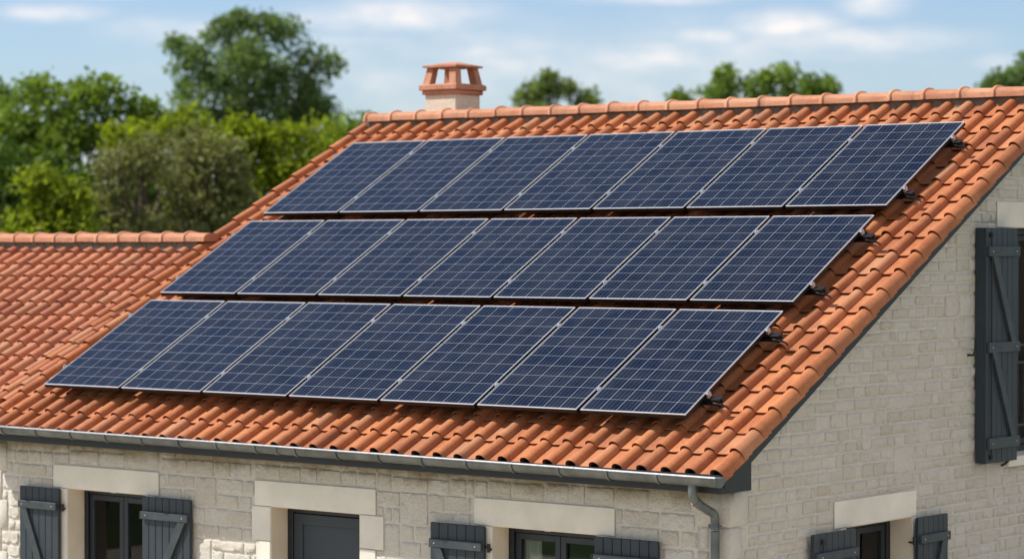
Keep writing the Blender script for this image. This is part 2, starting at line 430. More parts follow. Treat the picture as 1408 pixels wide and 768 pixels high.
dbk.add([(x, 2*YR-y, z) for x, y, z in P], [(0, 1, 3, 2), (4, 6, 7, 5), (0, 4, 5, 1), (2, 3, 7, 6), (0, 2, 6, 4), (1, 5, 7, 3)])
dbk.build('roof_deck', MWD, house)

# --- ridge caps
def ridge(name, x0, x1, pitch, y, zb, r, hgt, mats, parent, seed, wid=None):
    rnd = random.Random(seed); mb = MB(); n = 10
    def ring(x, rr, dz=0, th=0):
        out = []
        for k in range(n+1):
            t = math.pi*k/n
            out.append((x, y - math.cos(t)*(rr+th), zb + dz + math.sin(t)**.8*(hgt+th) if 0 < k < n else zb + dz - .02))
        return out
    x = x0; k = 0
    while x < x1:
        L = pitch*rnd.uniform(.97, 1.03); xe = min(x+L, x1+.02)
        tint = (max(0, rnd.gauss(.1, .2)), max(0, rnd.gauss(.25, .3)), 0); tint = tuple(min(1, q) for q in tint)
        dz = rnd.uniform(-.003, .004)
        # collar at the left end, body tapering to the right tucked below the next collar
        secs = [(x-.002, .0), (x-.002, .017), (x+.008, .022), (x+.028, .021), (x+.036, .009), (x+.045, .004), (xe+.03, -.004)]
        rings = [ring(a, r, dz, th) for a, th in secs]
        vs = [q for rr in rings for q in rr]; m = n+1
        fs = [(a*m+b_, a*m+b_+1, (a+1)*m+b_+1, (a+1)*m+b_) for a in range(len(rings)-1) for b_ in range(n)]
        if xe >= x1: fs.append(tuple((len(rings)-1)*m+q for q in range(m)))
        mb.add(vs, fs, tint); x += L; k += 1
    return mb.build(name, mats, parent, auto=35, recalc=False)
rc = ridge('ridge_caps', -.43, 7.80, .352, 4.945, 2.560, .118, .068, MTR, roofm, 4)
rw_ = ridge('ridge_caps', -7.15, -.545, .318, RP(0, WV+.055, 0)[1], 1.290, .112, .066, MTR, roofw, 5)
mm = MB(); mm.box(-.50, 7.76, 4.86, 5.04, 2.46, 2.572); mm.build('ridge_mortar', MMO, roofm)
mm = MB(); mm.box(-7.0, -.62, RP(0, WV, 0)[1]-.03, RP(0, WV, 0)[1]+.13, 1.19, 1.287); mm.build('ridge_mortar', MMO, roofw)

# --- walls built of individually shaped split-face stones on a mortar plane
def stone_wall(mb, ax, plane, outn, a0, a1, z0, z1, holes, top=None, seed=1, big=1.):
    """ax 'x' or 'y' = running axis; stones stand out of plane along outn"""
    rnd = random.Random(seed); nr = np.random.default_rng(seed)
    def P(a, z, o): return (a, plane+outn*o, z) if ax == 'x' else (plane+outn*o, a, z)
    def free(a, b_, c, d):
        for h0, h1, k0, k1 in holes:
            if a < h1-.002 and b_ > h0+.002 and c < k1-.002 and d > k0+.002: return (h0, h1, k0, k1)
        return None
    def stone(a, b_, c, d, smooth=False):
        m_ = rnd.uniform(.0055, .0105); a += m_; b_ -= m_; c += m_; d -= m_
        if b_-a < .03 or d-c < .02: return
        if top is not None:
            if c > min(top(a), top(b_)) - .02: return
        na, nz = max(4, min(14, int((b_-a)/.021)+2)), max(4, min(10, int((d-c)/.021)+2))
        rough = .0008 if smooth else rnd.uniform(.0018, .0038); dep = rnd.uniform(.007, .012) if not smooth else .009
        tilt = rnd.uniform(-.003, .003); wob = [rnd.uniform(-.004, .004) for _ in range(4)]
        vs = []; nn = nr.normal(0, rough, (na, nz))
        for i in range(na):
            for j in range(nz):
                u, w = i/(na-1), j/(nz-1)
                e = min(u*(b_-a), (1-u)*(b_-a), w*(d-c), (1-w)*(d-c))
                border = i in (0, na-1) or j in (0, nz-1)
                uu, ww = u, w
                if 0 < i < na-1: uu = (.006 + (i-1)/(na-3)*((b_-a)-.012))/(b_-a)
                if 0 < j < nz-1: ww = (.006 + (j-1)/(nz-3)*((d-c)-.012))/(d-c)
                x = a + uu*(b_-a); z = c + ww*(d-c)
                if border:
                    o = -.002; cx, cz = (a+b_)/2, (c+d)/2
                    if i in (0, na-1) and j in (0, nz-1): x += (cx-x)*.04; z += (cz-z)*.06
                    else:
                        x += rnd.uniform(-.002, .002) if i in (0, na-1) else 0; z += rnd.uniform(-.002, .002) if j in (0, nz-1) else 0
                else: o = dep + nn[i, j] + tilt*(u-.5)
                z += wob[0]*(1-u)*0 + (wob[1]*u + wob[2]*(1-u))*.6
                if top is not None: z = min(z, top(x))
                vs.append(P(x, z, o))
        fs = [(i*nz+j, (i+1)*nz+j, (i+1)*nz+j+1, i*nz+j+1) for i in range(na-1) for j in range(nz-1)]
        mb.add(vs, fs, (min(1, max(0, rnd.gauss(.5, .34))), max(0, min(1, rnd.gauss(.1, .22))), 0.))
    def place(a, b_, c, d, sm=False):
        # split at hole boundaries
        h = free(a, b_, c, d)
        if h is None: stone(a, b_, c, d, sm); return
        h0, h1, k0, k1 = h
        if a < h0-.03: place(a, h0, c, d, sm)
        if b_ > h1+.03: place(h1, b_, c, d, sm)
        aa, bb = max(a, h0), min(b_, h1)
        if d > k1+.025: place(aa, bb, k1, d, sm)
        if c < k0-.025: place(aa, bb, c, k0, sm)
    z = z1
    while z > z0+.03:
        hb = rnd.uniform(.175, .225)*(1+(big-1)*.6); zb = max(z0, z-hb)
        a = a0; 
        while a < a1-.01:
            seg = rnd.choice(('two', 'two', 'two', 'one')); w = rnd.uniform(.35, 1.1) if seg == 'two' else rnd.uniform(.14, .34)*big
            b_ = min(a1, a+w)
            if a1-b_ < .12: b_ = a1
            if seg == 'two':
                zm = zb + (z-zb)*rnd.uniform(.42, .58)
                for (c, d) in ((zb, zm), (zm, z)):
                    x = a
                    while x < b_-.005:
                        xe = min(b_, x+rnd.uniform(.10, .30)*big)
                        if b_-xe < .07: xe = b_
                        place(x, xe, c, d); x = xe
            else: place(a, b_, zb, z)
            a = b_
        z = zb
def backing(mb, ax, plane, inner, a0, a1, z0, z1, holes, tint=(0, 0, 1.)):
    """solid mortar-coloured wall between plane and inner, open at the holes"""
    A = sorted(set([a0, a1]+[q for h in holes for q in h[:2]])); Z = sorted(set([z0, z1]+[q for h in holes for q in h[2:]]))
    A = [q for q in A if a0 <= q <= a1]; Z = [q for q in Z if z0 <= q <= z1]
    mb.cur = tint
    for i in range(len(A)-1):
        j = 0
        cols = []
        for j in range(len(Z)-1):
            ca, cz = (A[i]+A[i+1])/2, (Z[j]+Z[j+1])/2
            solid = not any(h[0] < ca < h[1] and h[2] < cz < h[3] for h in holes)
            if solid:
                if cols and cols[-1][1] == Z[j]: cols[-1][1] = Z[j+1]
                else: cols.append([Z[j], Z[j+1]])
        for c, d in cols:
            if ax == 'x': mb.box(A[i], A[i+1], plane, inner, c, d)
            else: mb.box(plane, inner, A[i], A[i+1], c, d)
TOPF = -.45
WA = (.415, 1.415, -2.05, -.925); DD = (2.91, 3.90, GZ, -.932); WC = (5.278, 6.285, -2.05, -.936)
GD = (1.51, 2.52, -2.05, -.935); GE = (4.16, 5.20, -.555, 1.388)
openF = [WA, DD, WC]; openG = [GD, GE]
LNF = [(.229, 1.583, WA[3], -.716), (2.725, 4.077, DD[3], -.718), (5.095, 6.456, WC[3], -.722)]
LNG = [(1.33, 2.58, GD[3], -.722), (3.93, 5.43, GE[3], 1.608)]
JB = [(2.690, 2.91, -1.222, -.932), (3.90, 4.159, -1.207, -.932), (2.74, 2.91, -1.52, -1.222), (3.90, 4.075, -1.50, -1.207), (2.690, 2.91, -1.80, -1.52), (3.90, 4.159, -1.80, -1.50),
      (2.74, 2.91, -2.1, -1.80), (3.90, 4.075, -2.1, -1.80), (2.69, 2.91, -2.4, -2.1), (3.90, 4.159, -2.4, -2.1), (2.74, 2.91, GZ, -2.4), (3.90, 4.075, GZ, -2.4)]
JA = []
for w in (WA, WC):
    JA += [(w[0]-.095, w[0], w[2]-.10, w[3]), (w[1], w[1]+.10, w[2]-.10, w[3])]
JG = [(GD[0]-.09, GD[0], GD[2]-.1, GD[3]), (GD[1], GD[1]+.07, GD[2]-.1, GD[3]), (GE[0]-.10, GE[0], GE[2]+.004, GE[3]), (GE[1], GE[1]+.10, GE[2]+.004, GE[3])]
SILLG = (GE[0]-.10, GE[1]+.10, -.640, -.553)
QU = []; z = TOPF-.10; k = 0                      # corner stones
rq = random.Random(5)
while z > GZ+.05:
    h = rq.uniform(.2, .29); w = (.30, .17)[k % 2] + rq.uniform(-.02, .02)
    QU.append((z-h, z, w)); z -= h; k += 1
wf = MB()
holesF = openF + LNF + JB + JA
for (c, d, w) in QU: holesF = holesF + [(XG-w, XG+.02, c, d), (XL-.02, XL+w*.6, c, d)]
backing(wf, 'x', YW+.012, YW+.30, XL, XG-.30, GZ, TOPF, [h for h in openF])
stone_wall(wf, 'x', YW+.012, -1, XL, XG, GZ, TOPF, holesF, seed=23, big=1.4)
wf.cur = (.62, .12, .25)
for (c, d, w) in QU:
    wf.box(XG-w+.006, XG+.001, YW-.002, YW+w*.75, c+.004, d-.004, bv=.006)
    wf.box(XL, XL+w*.6-.006, YW-.002, YW+w*.6, c+.004, d-.004, bv=.006)
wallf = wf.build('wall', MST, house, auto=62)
wg = MB()
def topG(y): return min(crestZ(y), crestZ(2*YR-y)) - .115
hg = openG + LNG + JG + [SILLG] + [(YW-.02, YW+w*.75, c, d) for (c, d, w) in QU]
# gable: stepped strips under the rake, real thickness
wg.cur = (0, 0, 1.)
stp = .06; y = YW+.30
ys = [YW+.012]
ys = sorted(set([YW+.012, YR, DEP] + [q for h in openG for q in h[:2]] + [YW+.012+.2*i for i in range(1, 50) if YW+.012+.2*i < DEP]))
for i in range(len(ys)-1):
    a, b_ = ys[i], ys[i+1]; m_ = (a+b_)/2; cuts = sorted([(h[2], h[3]) for h in openG if h[0] < m_ < h[1]])
    lo = GZ; segs = []
    for c, d in cuts: segs.append((lo, c)); lo = d
    segs.append((lo, None))
    for c, d in segs:
        if d is None: za, zb_ = topG(a), topG(b_)
        else: za = zb_ = d
        X0, X1 = XG-.30, XG-.012
        vs = [(X0, a, c), (X1, a, c), (X1, b_, c), (X0, b_, c), (X0, a, za), (X1, a, za), (X1, b_, zb_), (X0, b_, zb_)]
        wg.add(vs, [(0, 3, 2, 1), (4, 5, 6, 7), (0, 1, 5, 4), (1, 2, 6, 5), (2, 3, 7, 6), (3, 0, 4, 7)])
stone_wall(wg, 'y', XG-.012, 1, YW, DEP, GZ, 2.6, hg, top=topG, seed=33)
wallg = wg.build('wall', MST, house, auto=62)
wallg['label'] = 'shaded gable wall of rough pale stone'
# left gable and back wall, plain
wb = MB(); wb.cur = (.5, .1, .6)
wb.prism([(YW+.3, GZ), (DEP, GZ), (DEP, topG(DEP)), (YR, topG(YR)), (YW+.3, topG(YW+.3))], 0, XL, XL+.25)
wb.box(XL+.25, XG-.30, DEP-.25, DEP, GZ, topG(DEP))
wb.build('wall', MST, house)
ww = MB(); ww.cur = (.5, .1, .6)
ww.box(-6.9, XL-.01, .20, .45, GZ, -.20)
ww.prism([(.45, GZ), (2*YWR-.3, GZ), (2*YWR-.3, crestZ(.3)-.2), (YWR, ZWR-.2), (.45, crestZ(.45)-.2)], 0, -6.9, -6.65)
ww.build('wall', MST, house)
# room behind the openings
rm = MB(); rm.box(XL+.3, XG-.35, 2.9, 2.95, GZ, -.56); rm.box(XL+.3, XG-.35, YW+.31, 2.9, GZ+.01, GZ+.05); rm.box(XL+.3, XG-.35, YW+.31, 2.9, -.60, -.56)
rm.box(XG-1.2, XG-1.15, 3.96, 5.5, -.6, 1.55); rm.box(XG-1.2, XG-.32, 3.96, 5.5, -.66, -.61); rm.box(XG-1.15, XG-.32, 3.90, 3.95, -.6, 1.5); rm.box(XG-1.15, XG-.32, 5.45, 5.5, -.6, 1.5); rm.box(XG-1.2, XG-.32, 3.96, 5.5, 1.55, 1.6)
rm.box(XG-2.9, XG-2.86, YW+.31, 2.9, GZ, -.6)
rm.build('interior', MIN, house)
# lintels, jambs, sills (dressed stone)
def stone_block(name, ax, plane, outn, h, proud, depth, mat_, bv=.004, par=None):
    mb = MB(); a, b_, c, d = h; g_ = .003
    p0, p1 = plane+outn*proud, plane-outn*depth
    if ax == 'x': mb.box(a+g_, b_-g_, p0, p1, c+.001, d-g_, bv=bv)
    else: mb.box(p0, p1, a+g_, b_-g_, c+.001, d-g_, bv=bv)
    return mb.build(name, mat_, par or house)
for h in LNF: stone_block('lintel', 'x', YW, -1, h, .0045, .010, MSM)
for h in LNG: stone_block('lintel', 'y', XG, 1, h, .0045, .010, MSM)
for h in JB: stone_block('door_jamb', 'x', YW, -1, (h[0], h[1], h[2], h[3]-.002), .003, .010, MSM)
for h in JA: stone_block('window_jamb', 'x', YW, -1, (h[0], h[1], h[2], h[3]-.002), .003, .010, MSM)
for h in JG: stone_block('window_jamb', 'y', XG, 1, (h[0], h[1], h[2], h[3]-.002), .003, .010, MSM)
stone_block('window_sill', 'y', XG, 1, SILLG, .045, .25, MSM)
# smooth reveals lining each opening
def reveals(ax, plane, inn, h, depth=.20):
    mb = MB(); t = .004; a, b_, c, d = h
    p0, p1 = plane+inn*.004, plane+inn*depth
    rects = [(a-.001, a+t, c, d-t), (b_-t, b_+.001, c, d-t), (a, b_, d-t, d+.001)]
    for r in rects:
        if ax == 'x': mb.box(r[0], r[1], p0, p1, r[2], r[3])
        else: mb.box(p0, p1, r[0], r[1], r[2], r[3])
    mb.build('reveal', MREV, house)
for h in openF: reveals('x', YW, 1, h)
for h in openG: reveals('y', XG, -1, h)

# --- windows and door
def RECT(mb, ax, plane, inn, a, b_, c, d, o0, o1, bv=.003):
    if ax == 'x': mb.box(a, b_, plane+inn*o0, plane+inn*o1, c, d, bv=bv)
    else: mb.box(plane+inn*o0, plane+inn*o1, a, b_, c, d, bv=bv)
def window(ax, plane, inn, h, off=.20, curt=(.12, .0), low_light=False):
    a, b_, c, d = h; a += .004; b_ -= .004; d -= .004
    mb = MB(); f = .055
    RECT(mb, ax, plane, inn, a, a+f, c, d, off, off+.07); RECT(mb, ax, plane, inn, b_-f, b_, c, d, off, off+.07)
    RECT(mb, ax, plane, inn, a+f, b_-f, d-f, d, off, off+.07); RECT(mb, ax, plane, inn, a+f, b_-f, c, c+f, off, off+.07)
    RECT(mb, ax, plane, inn, a+.025, a+f+.001, c+.03, d-.012, off-.012, off+.01)
    W_ = mb.build('window', MFR, house)
    mid = (a+b_)/2; s = .05
    for (l, r) in ((a+f+.004, mid-.003), (mid+.003, b_-f-.004)):
        sb = MB(); o0, o1 = off+.012, off+.06
        z0, z1 = c+f+.004, d-f-.004
        RECT(sb, ax, plane, inn, l, l+s, z0, z1, o0, o1); RECT(sb, ax, plane, inn, r-s, r, z0, z1, o0, o1)
        RECT(sb, ax, plane, inn, l+s, r-s, z1-s, z1, o0, o1); RECT(sb, ax, plane, inn, l+s, r-s, z0, z0+s, o0, o1)
        sb.build('sash', MDK, W_)
        gp = MB(); RECT(gp, ax, plane, inn, l+s-.002, r-s+.002, z0+s-.002, z1-s+.002, off+.034, off+.040, bv=0); gp.build('pane', MGL, W_)
    la = MB(); RECT(la, ax, plane, inn, mid-.14, mid-.02 - .06, d-.030, d-.018, off-.012, off+.001, bv=.002); la.build('catch', MSC, W_)
    return W_
def curtain(ax, plane, inn, a, b_, c, d, off):
    mb = MB(); n = 26; vs = []; 
    for i in range(n+1):
        t = a+(b_-a)*i/n; o = off + .016*math.sin(i*1.35) + .006*math.sin(i*.6)
        for z in (c, d): vs.append((t, plane+inn*o, z) if ax == 'x' else (plane+inn*o, t, z))
    mb.add(vs, [(2*i, 2*i+2, 2*i+3, 2*i+1) for i in range(n)]); return mb
for ax, pl, inn, h, side in (('x', YW, 1, WA, 0), ('x', YW, 1, WC, 0), ('y', XG, -1, GD, 0), ('y', XG, -1, GE, 0)):
    w = window(ax, pl, inn, h)
    curtain(ax, pl, inn, h[0]+.06, h[0]+(.26 if h is not GD else .36), h[2]+.02, h[3]-.03, .30).build('curtain', MCU, w, smooth=True, recalc=False)
dm = MB(); a, b_, c, d = DD; a += .004; b_ -= .004; d -= .004
RECT(dm, 'x', YW, 1, a, a+.06, GZ, d, .20, .28); RECT(dm, 'x', YW, 1, b_-.06, b_, GZ, d, .20, .28); RECT(dm, 'x', YW, 1, a+.06, b_-.06, d-.055, d, .20, .28)
door = dm.build('door', MFR, house)
dl = MB(); RECT(dl, 'x', YW, 1, a+.064, b_-.064, GZ+.01, d-.06, .222, .27)
for (l, r, z0, z1) in ((a+.064, a+.16, GZ+.01, d-.062), (b_-.16, b_-.064, GZ+.01, d-.062), (a+.16, b_-.16, d-.155, d-.062), (a+.16, b_-.16, GZ+1.0, GZ+1.12), (a+.16, b_-.16, GZ+.01, GZ+.2)):
    RECT(dl, 'x', YW, 1, l, r, z0, z1, .208, .224, bv=.005)
dl.build('door_leaf', simple('door_paint', (.026, .038, .050), .45, .12, 5), door)
dh = MB(); dh.tube([(b_-.11, YW+.205, GZ+1.05), (b_-.11, YW+.16, GZ+1.05), (b_-.22, YW+.155, GZ+1.05)], .010, 8); dh.build('handle', MSC, door)

# --- shutters
def shutter(ax, plane, outn, a, b_, c, d, hinge, battens, braces, edge=.0, rod=None):
    """leaf parallel to the wall, standing off by .02; a..b along the axis, hinge 'lo' or 'hi'"""
    o0 = .022 + edge; o1 = o0 + .030
    def B(mb, p, q, r, s_, u, v, bv=.003):
        if ax == 'x': mb.box(p, q, plane+outn*u, plane+outn*v, r, s_, bv=bv)
        else: mb.box(plane+outn*u, plane+outn*v, p, q, r, s_, bv=bv)
    mb = MB(); n = max(5, round((b_-a)/.088)); w = (b_-a)/n
    rs = random.Random(int(a*100))
    for i in range(n):
        B(mb, a+i*w+.0022, a+(i+1)*w-.0022, c, d, o0, o1+rs.uniform(-.001, .001), .004)
    B(mb, a+.004, b_-.004, c+.01, d-.01, o0-.001, o0+.018, 0)
    if edge > .02: B(mb, a-.002, a+.03, c, d, .006, o0, .003)
    s_ = mb.build('shutter', MSH, house)
    for (z0, z1) in battens:
        bb = MB(); B(bb, a+.008, b_-.006, z0, z1, o1+.002, o1+.030, .004)
        for t in (.12, .88):
            x_ = a+(b_-a)*t; zc = (z0+z1)/2; P0 = (x_, plane+outn*(o1+.020), zc) if ax == 'x' else (plane+outn*(o1+.020), x_, zc); P1 = (x_, plane+outn*(o1+.033), zc) if ax == 'x' else (plane+outn*(o1+.033), x_, zc)
            bb.tube([P0, P1], .007, 8, m=1)
        bb.build('batten', [MSB, MSC], s_)
    for (p, q, p2, q2) in braces:          # from (p,q) to (p2,q2)
        br = MB(); dx, dz = p2-p, q2-q; L = math.hypot(dx, dz); ww_ = .038
        # cut flat against the battens (horizontal ends)
        hw = ww_*L/abs(dz)
        poly = [(p-hw, q), (p+hw, q), (p2+hw, q2), (p2-hw, q2)]
        if ax == 'x': br.prism(poly, 1, plane+outn*(o1+.002), plane+outn*(o1+.026))
        else: br.prism(poly, 0, plane+outn*(o1+.002), plane+outn*(o1+.026))
        br.build('brace', MSB, s_)
    hx = a if hinge == 'lo' else b_; sg = -1 if hinge == 'lo' else 1
    for (z0, z1) in battens:
        zc = (z0+z1)/2
        hb = MB(); q = hx + sg*.034
        pts = [(hx-sg*.02, zc), (hx+sg*.02, zc), (q, zc)]
        P3 = [((t, plane+outn*(o0+.012), z_) if ax == 'x' else (plane+outn*(o0+.012), t, z_)) for t, z_ in pts]
        hb.tube(P3, .010, 8)
        e0 = (q, plane+outn*(o0+.012), zc-.04) if ax == 'x' else (plane+outn*(o0+.012), q, zc-.04)
        e1 = (q, e0[1], zc+.025) if ax == 'x' else (e0[0], q, zc+.025)
        hb.tube([e0, e1], .014, 10)
        wl = (q, plane+outn*.0, zc-.02) if ax == 'x' else (plane, q, zc-.02)
        hb.tube([e0[:2]+(zc-.02,), wl], .009, 8)
        hb.build('hinge', MIRON, s_)
    if rod is not None:
        rb_ = MB(); u = o1+.014
        def Q(t, z_, uu=u): return (t, plane+outn*uu, z_) if ax == 'x' else (plane+outn*uu, t, z_)
        rb_.tube([Q(rod, c+.03), Q(rod, d-.06)], .006, 8)
        for zz in (d-.06, (c+d)/2+.0, c+.05):
            rb_.tube([Q(rod, zz-.02), Q(rod, zz+.02)], .015, 8); rb_.tube([Q(rod, zz), Q(rod, zz, o1)], .012, 8)
        rb_.tube([Q(rod, (c+d)/2-.02), Q(rod+.03, (c+d)/2-.02), Q(rod+.035, (c+d)/2-.10)], .009, 8)
        rb_.build('espagnolette_rod', MIRON, s_)
    return s_
ZB = -2.06
def bat(d, top): return [(d-top-.068, d-top), (ZB+.12, ZB+.19)]
s1 = shutter('x', YW, -1, -.165, .355, ZB, -.930, 'hi', bat(-.930, .125), [(-.09, -1.125, .24, ZB+.19)])
s2 = shutter('x', YW, -1, 1.425, 2.012, ZB, -.931, 'lo', bat(-.931, .125), [(1.93, -1.125, 1.52, ZB+.19)])
s3 = shutter('x', YW, -1, 4.690, 5.235, ZB, -.940, 'hi', bat(-.940, .125), [(4.775, -1.135, 5.13, ZB+.19)])
s4 = shutter('x', YW, -1, 6.300, 6.885, ZB, -.942, 'lo', bat(-.942, .125), [(6.80, -1.135, 6.40, ZB+.19)])
g1 = shutter('y', XG, 1, .93, 1.545, ZB, -.942, 'hi', bat(-.942, .14), [(1.02, -1.15, 1.43, ZB+.19)], edge=.015, rod=1.045)
g2 = shutter('y', XG, 1, 2.50, 2.985, ZB, -.940, 'lo', bat(-.940, .14), [(2.90, -1.15, 2.60, ZB+.19)], edge=.015)
g3 = shutter('y', XG, 1, 3.545, 4.10, -.575, 1.382, 'hi', [(1.145, 1.225), (.345, .430), (-.455, -.365)], [(3.66, 1.145, 3.99, .43), (3.66, .345, 3.99, -.365)], edge=.055, rod=3.62)
for s_, l in ((s1, None),): pass
# window guard of the upper gable window
gd = MB()
for zz in (.385, .235, -.30): gd.box(XG-.03, XG-.012, GE[0]-.01, GE[1]+.01, zz-.009, zz+.009, bv=.003)
for i in range(9):
    yy = GE[0]+.07+i*.112; gd.tube([(XG-.021, yy, .228), (XG-.021, yy, -.292)], .006, 8)
gd.build('window_guard', MDK, house)
# small shutter stays on the wall
for _p in range(1):
  st = MB(); st.tube([(XG+.0, 3.43, .33), (XG+.05, 3.43, .33), (XG+.06, 3.44, .36)], .010, 8); st.build('shutter_stay', MIRON, house)
  st = MB(); st.tube([(XG+.02, 3.98, -.62), (XG+.06, 3.98, -.60), (XG+.07, 4.03, -.57)], .010, 8)
st.build('shutter_stay', MIRON, house)

# --- fascia, eave box, bargeboards
fz0, fz1 = -.509, -.533
fa = MB(); Yf = -.372; Xf0, Xf1 = -.66, 7.598
poly_v = []; Xf1 = 7.589
for x, zb in ((Xf0, fz0), (Xf1, fz1)):
    poly_v += [(x, Yf, zb), (x, Yf+.022, zb), (x, Yf+.022, -.40), (x, Yf, -.40)]
fa.add(poly_v, [(0, 1, 2, 3), (7, 6, 5, 4), (0, 4, 5, 1), (1, 5, 6, 2), (2, 6, 7, 3), (3, 7, 4, 0)])
fa.build('fascia', MFA, house)
sf = MB()
v = []
for x, zb in ((Xf0, fz0), (XG, fz1)): v += [(x, Yf+.022, zb), (x, YW+.02, zb), (x, YW+.02, zb+.012), (x, Yf+.022, zb+.012)]
sf.add(v, [(0, 1, 2, 3), (7, 6, 5, 4), (0, 4, 5, 1), (1, 5, 6, 2), (2, 6, 7, 3), (3, 7, 4, 0)])
sf.build('soffit', MDK, house)
def barge(name, x0, x1):
    mb = MB()
    def q(y, n): return (y, min(crestZ(y), 9)+n)
    ya = RP(0, -.46, 0)[1]
    mb.prism([(ya, crestZ(ya)-.095), (YR, ZR-.095), (YR, ZR-.195), (ya+.02, crestZ(ya+.02)-.195)], 0, x0, x1)
    mb.prism([(2*YR-ya, crestZ(ya)-.095), (YR+.001, ZR-.095), (YR+.001, ZR-.195), (2*YR-ya, crestZ(ya)-.195)], 0, x0, x1)
    return mb.build(name, MFA, house)
barge('bargeboard', 7.562, 7.592); barge('bargeboard', -.600, -.572)
bx = MB()                                     # boxed eave return past the corner
bx.prism([(Yf-.001, fz1-.001), (0.02, fz1-.001), (0.02, crestZ(0.02)-.15), (Yf-.001, crestZ(Yf)-.15)], 0, XG+.002, 7.5905)
bx.build('eave_return', MFA, house)
us = MB()                                     # boarding under the verge overhang
v = [RP(x, vv, n) for x in (XG-.02, 7.560) for vv in (-.30, V_R) for n in (-.150, -.135)]
us.add(v, [(0, 1, 3, 2), (4, 6, 7, 5), (0, 4, 5, 1), (2, 3, 7, 6), (0, 2, 6, 4), (1, 5, 7, 3)])
us.build('verge_soffit', MDK, house)

# --- gutter and downpipe
gu = MB(); n = 10; Yc = -.440; rr = .065
def gz(x): return -.3745 - .0049*x
def gprof(x, r_=rr):
    out = []
    for k in range(n+1):
        t = math.pi*k/n; out.append((x, Yc - r_*math.cos(t), gz(x) - r_*math.sin(t)*1.05))
    return out
xs = [-.68 + i*(7.628+.68)/30 for i in range(31)]
vs = [q for x in xs for q in gprof(x)]; m = n+1
gu.add(vs, [(a*m+b_, a*m+b_+1, (a+1)*m+b_+1, (a+1)*m+b_) for a in range(30) for b_ in range(n)])
vs = [q for x in xs for q in gprof(x, rr-.003)]
gu.add(vs, [(a*m+b_, (a+1)*m+b_, (a+1)*m+b_+1, a*m+b_+1) for a in range(30) for b_ in range(n)])
for x in (-.68, 7.628):
    gu.add(gprof(x), [tuple(range(m))])
gu.tube([(x, Yc-rr, gz(x)+.004) for x in (-.68, 7.630)], .0075, 8, m=1)
gutter = gu.build('gutter', [MZN, MSC], house, auto=40, recalc=False)
for xc in [-.45 + i*.445 for i in range(18)]:
    b2 = MB(); pts = [(xc, Yc-(rr+.004)*math.cos(math.pi*k/9)*1.0, gz(xc)-(rr+.004)*1.05*math.sin(math.pi*k/9)) for k in range(10)]
    vsb = []
    for q in pts:
        for dx in (-.010, .010): vsb.append((q[0]+dx, q[1], q[2]))
    for q in pts:
        c_ = Vector((xc, Yc, gz(xc))); dd = (Vector(q)-c_).normalized()*.004
        for dx in (-.010, .010): vsb.append((q[0]+dx, q[1]+dd.y, q[2]+dd.z))
    fs = []
    for i in range(9):
        a = 2*i; fs.append((a+20, a+21, a+23, a+22)); fs.append((a, a+20, a+22, a+2)); fs.append((a+1, a+3, a+23, a+21))
    fs += [(0, 1, 21, 20), (18, 38, 39, 19)]
    b2.add(vsb, fs); b2.build('gutter_bracket', MZN, gutter)
for xj, wj in ((7.588, .042), (3.33, .03)):       # end cap sleeve and joint
    j = MB(); ring = []
    for x in (xj-wj, xj+wj): ring += gprof(x, rr+.004)
    j.add(ring, [(b_, b_+1, m+b_+1, m+b_) for b_ in range(n)]); j.add(gprof(xj+wj, rr+.004), [tuple(range(m))]) if xj > 7 else None
    j.build('gutter_sleeve', MZN, gutter, smooth=True, recalc=False)
dp = MB(); Xd = 7.39
path = [(Xd, Yc, gz(Xd)-rr+.01), (Xd, Yc, -.500), (Xd, Yc+.004, -.545), (Xd, Yc+.03, -.585), (Xd, Yc+.075, -.615), (Xd, YW-.115-.04, -.665), (Xd+.005, YW-.075, -.705), (Xd+.005, YW-.058, -.755), (Xd+.005, YW-.057, -.82)]
# smooth the path
def smoothp(P, k=6):
    P = [Vector(p) for p in P]; out = []
    for i in range(len(P)-1):
        p0, p1, p2, p3 = P[max(i-1, 0)], P[i], P[i+1], P[min(i+2, len(P)-1)]
        for j in range(k):
            t = j/k; out.append(.5*((2*p1)+(-p0+p2)*t+(2*p0-5*p1+4*p2-p3)*t*t+(-p0+3*p1-3*p2+p3)*t**3))
    out.append(P[-1]); return out
dp.tube(smoothp(path), .0325, 20)
dp.tube([(Xd+.005, YW-.057, -.83), (Xd+.005, YW-.057, GZ+.05)], .0325, 20)
down = dp.build('downpipe', MZN, house, auto=50)
for zz in (-.795, -2.0):
    cl_ = MB(); cl_.tube([(Xd+.005, YW-.057, zz-.014), (Xd+.005, YW-.057, zz+.014)], .0375, 20); cl_.box(Xd+.045, Xd+.062, YW-.066, YW-.048, zz-.014, zz+.014, bv=.002)
    cl_.box(Xd-.05, Xd-.036, YW-.066, YW-.048, zz-.014, zz+.014, bv=.002); cl_.tube([(Xd+.005, YW-.03, zz), (Xd+.005, YW+.01, zz)], .008, 8)
    cl_.build('pipe_clip', MZN, down, auto=40)
cl_ = MB(); cl_.tube([(Xd, Yc+.036, -.590), (Xd, Yc+.054, -.604)], .036, 20); cl_.build('pipe_joint', MZN, down, auto=40)

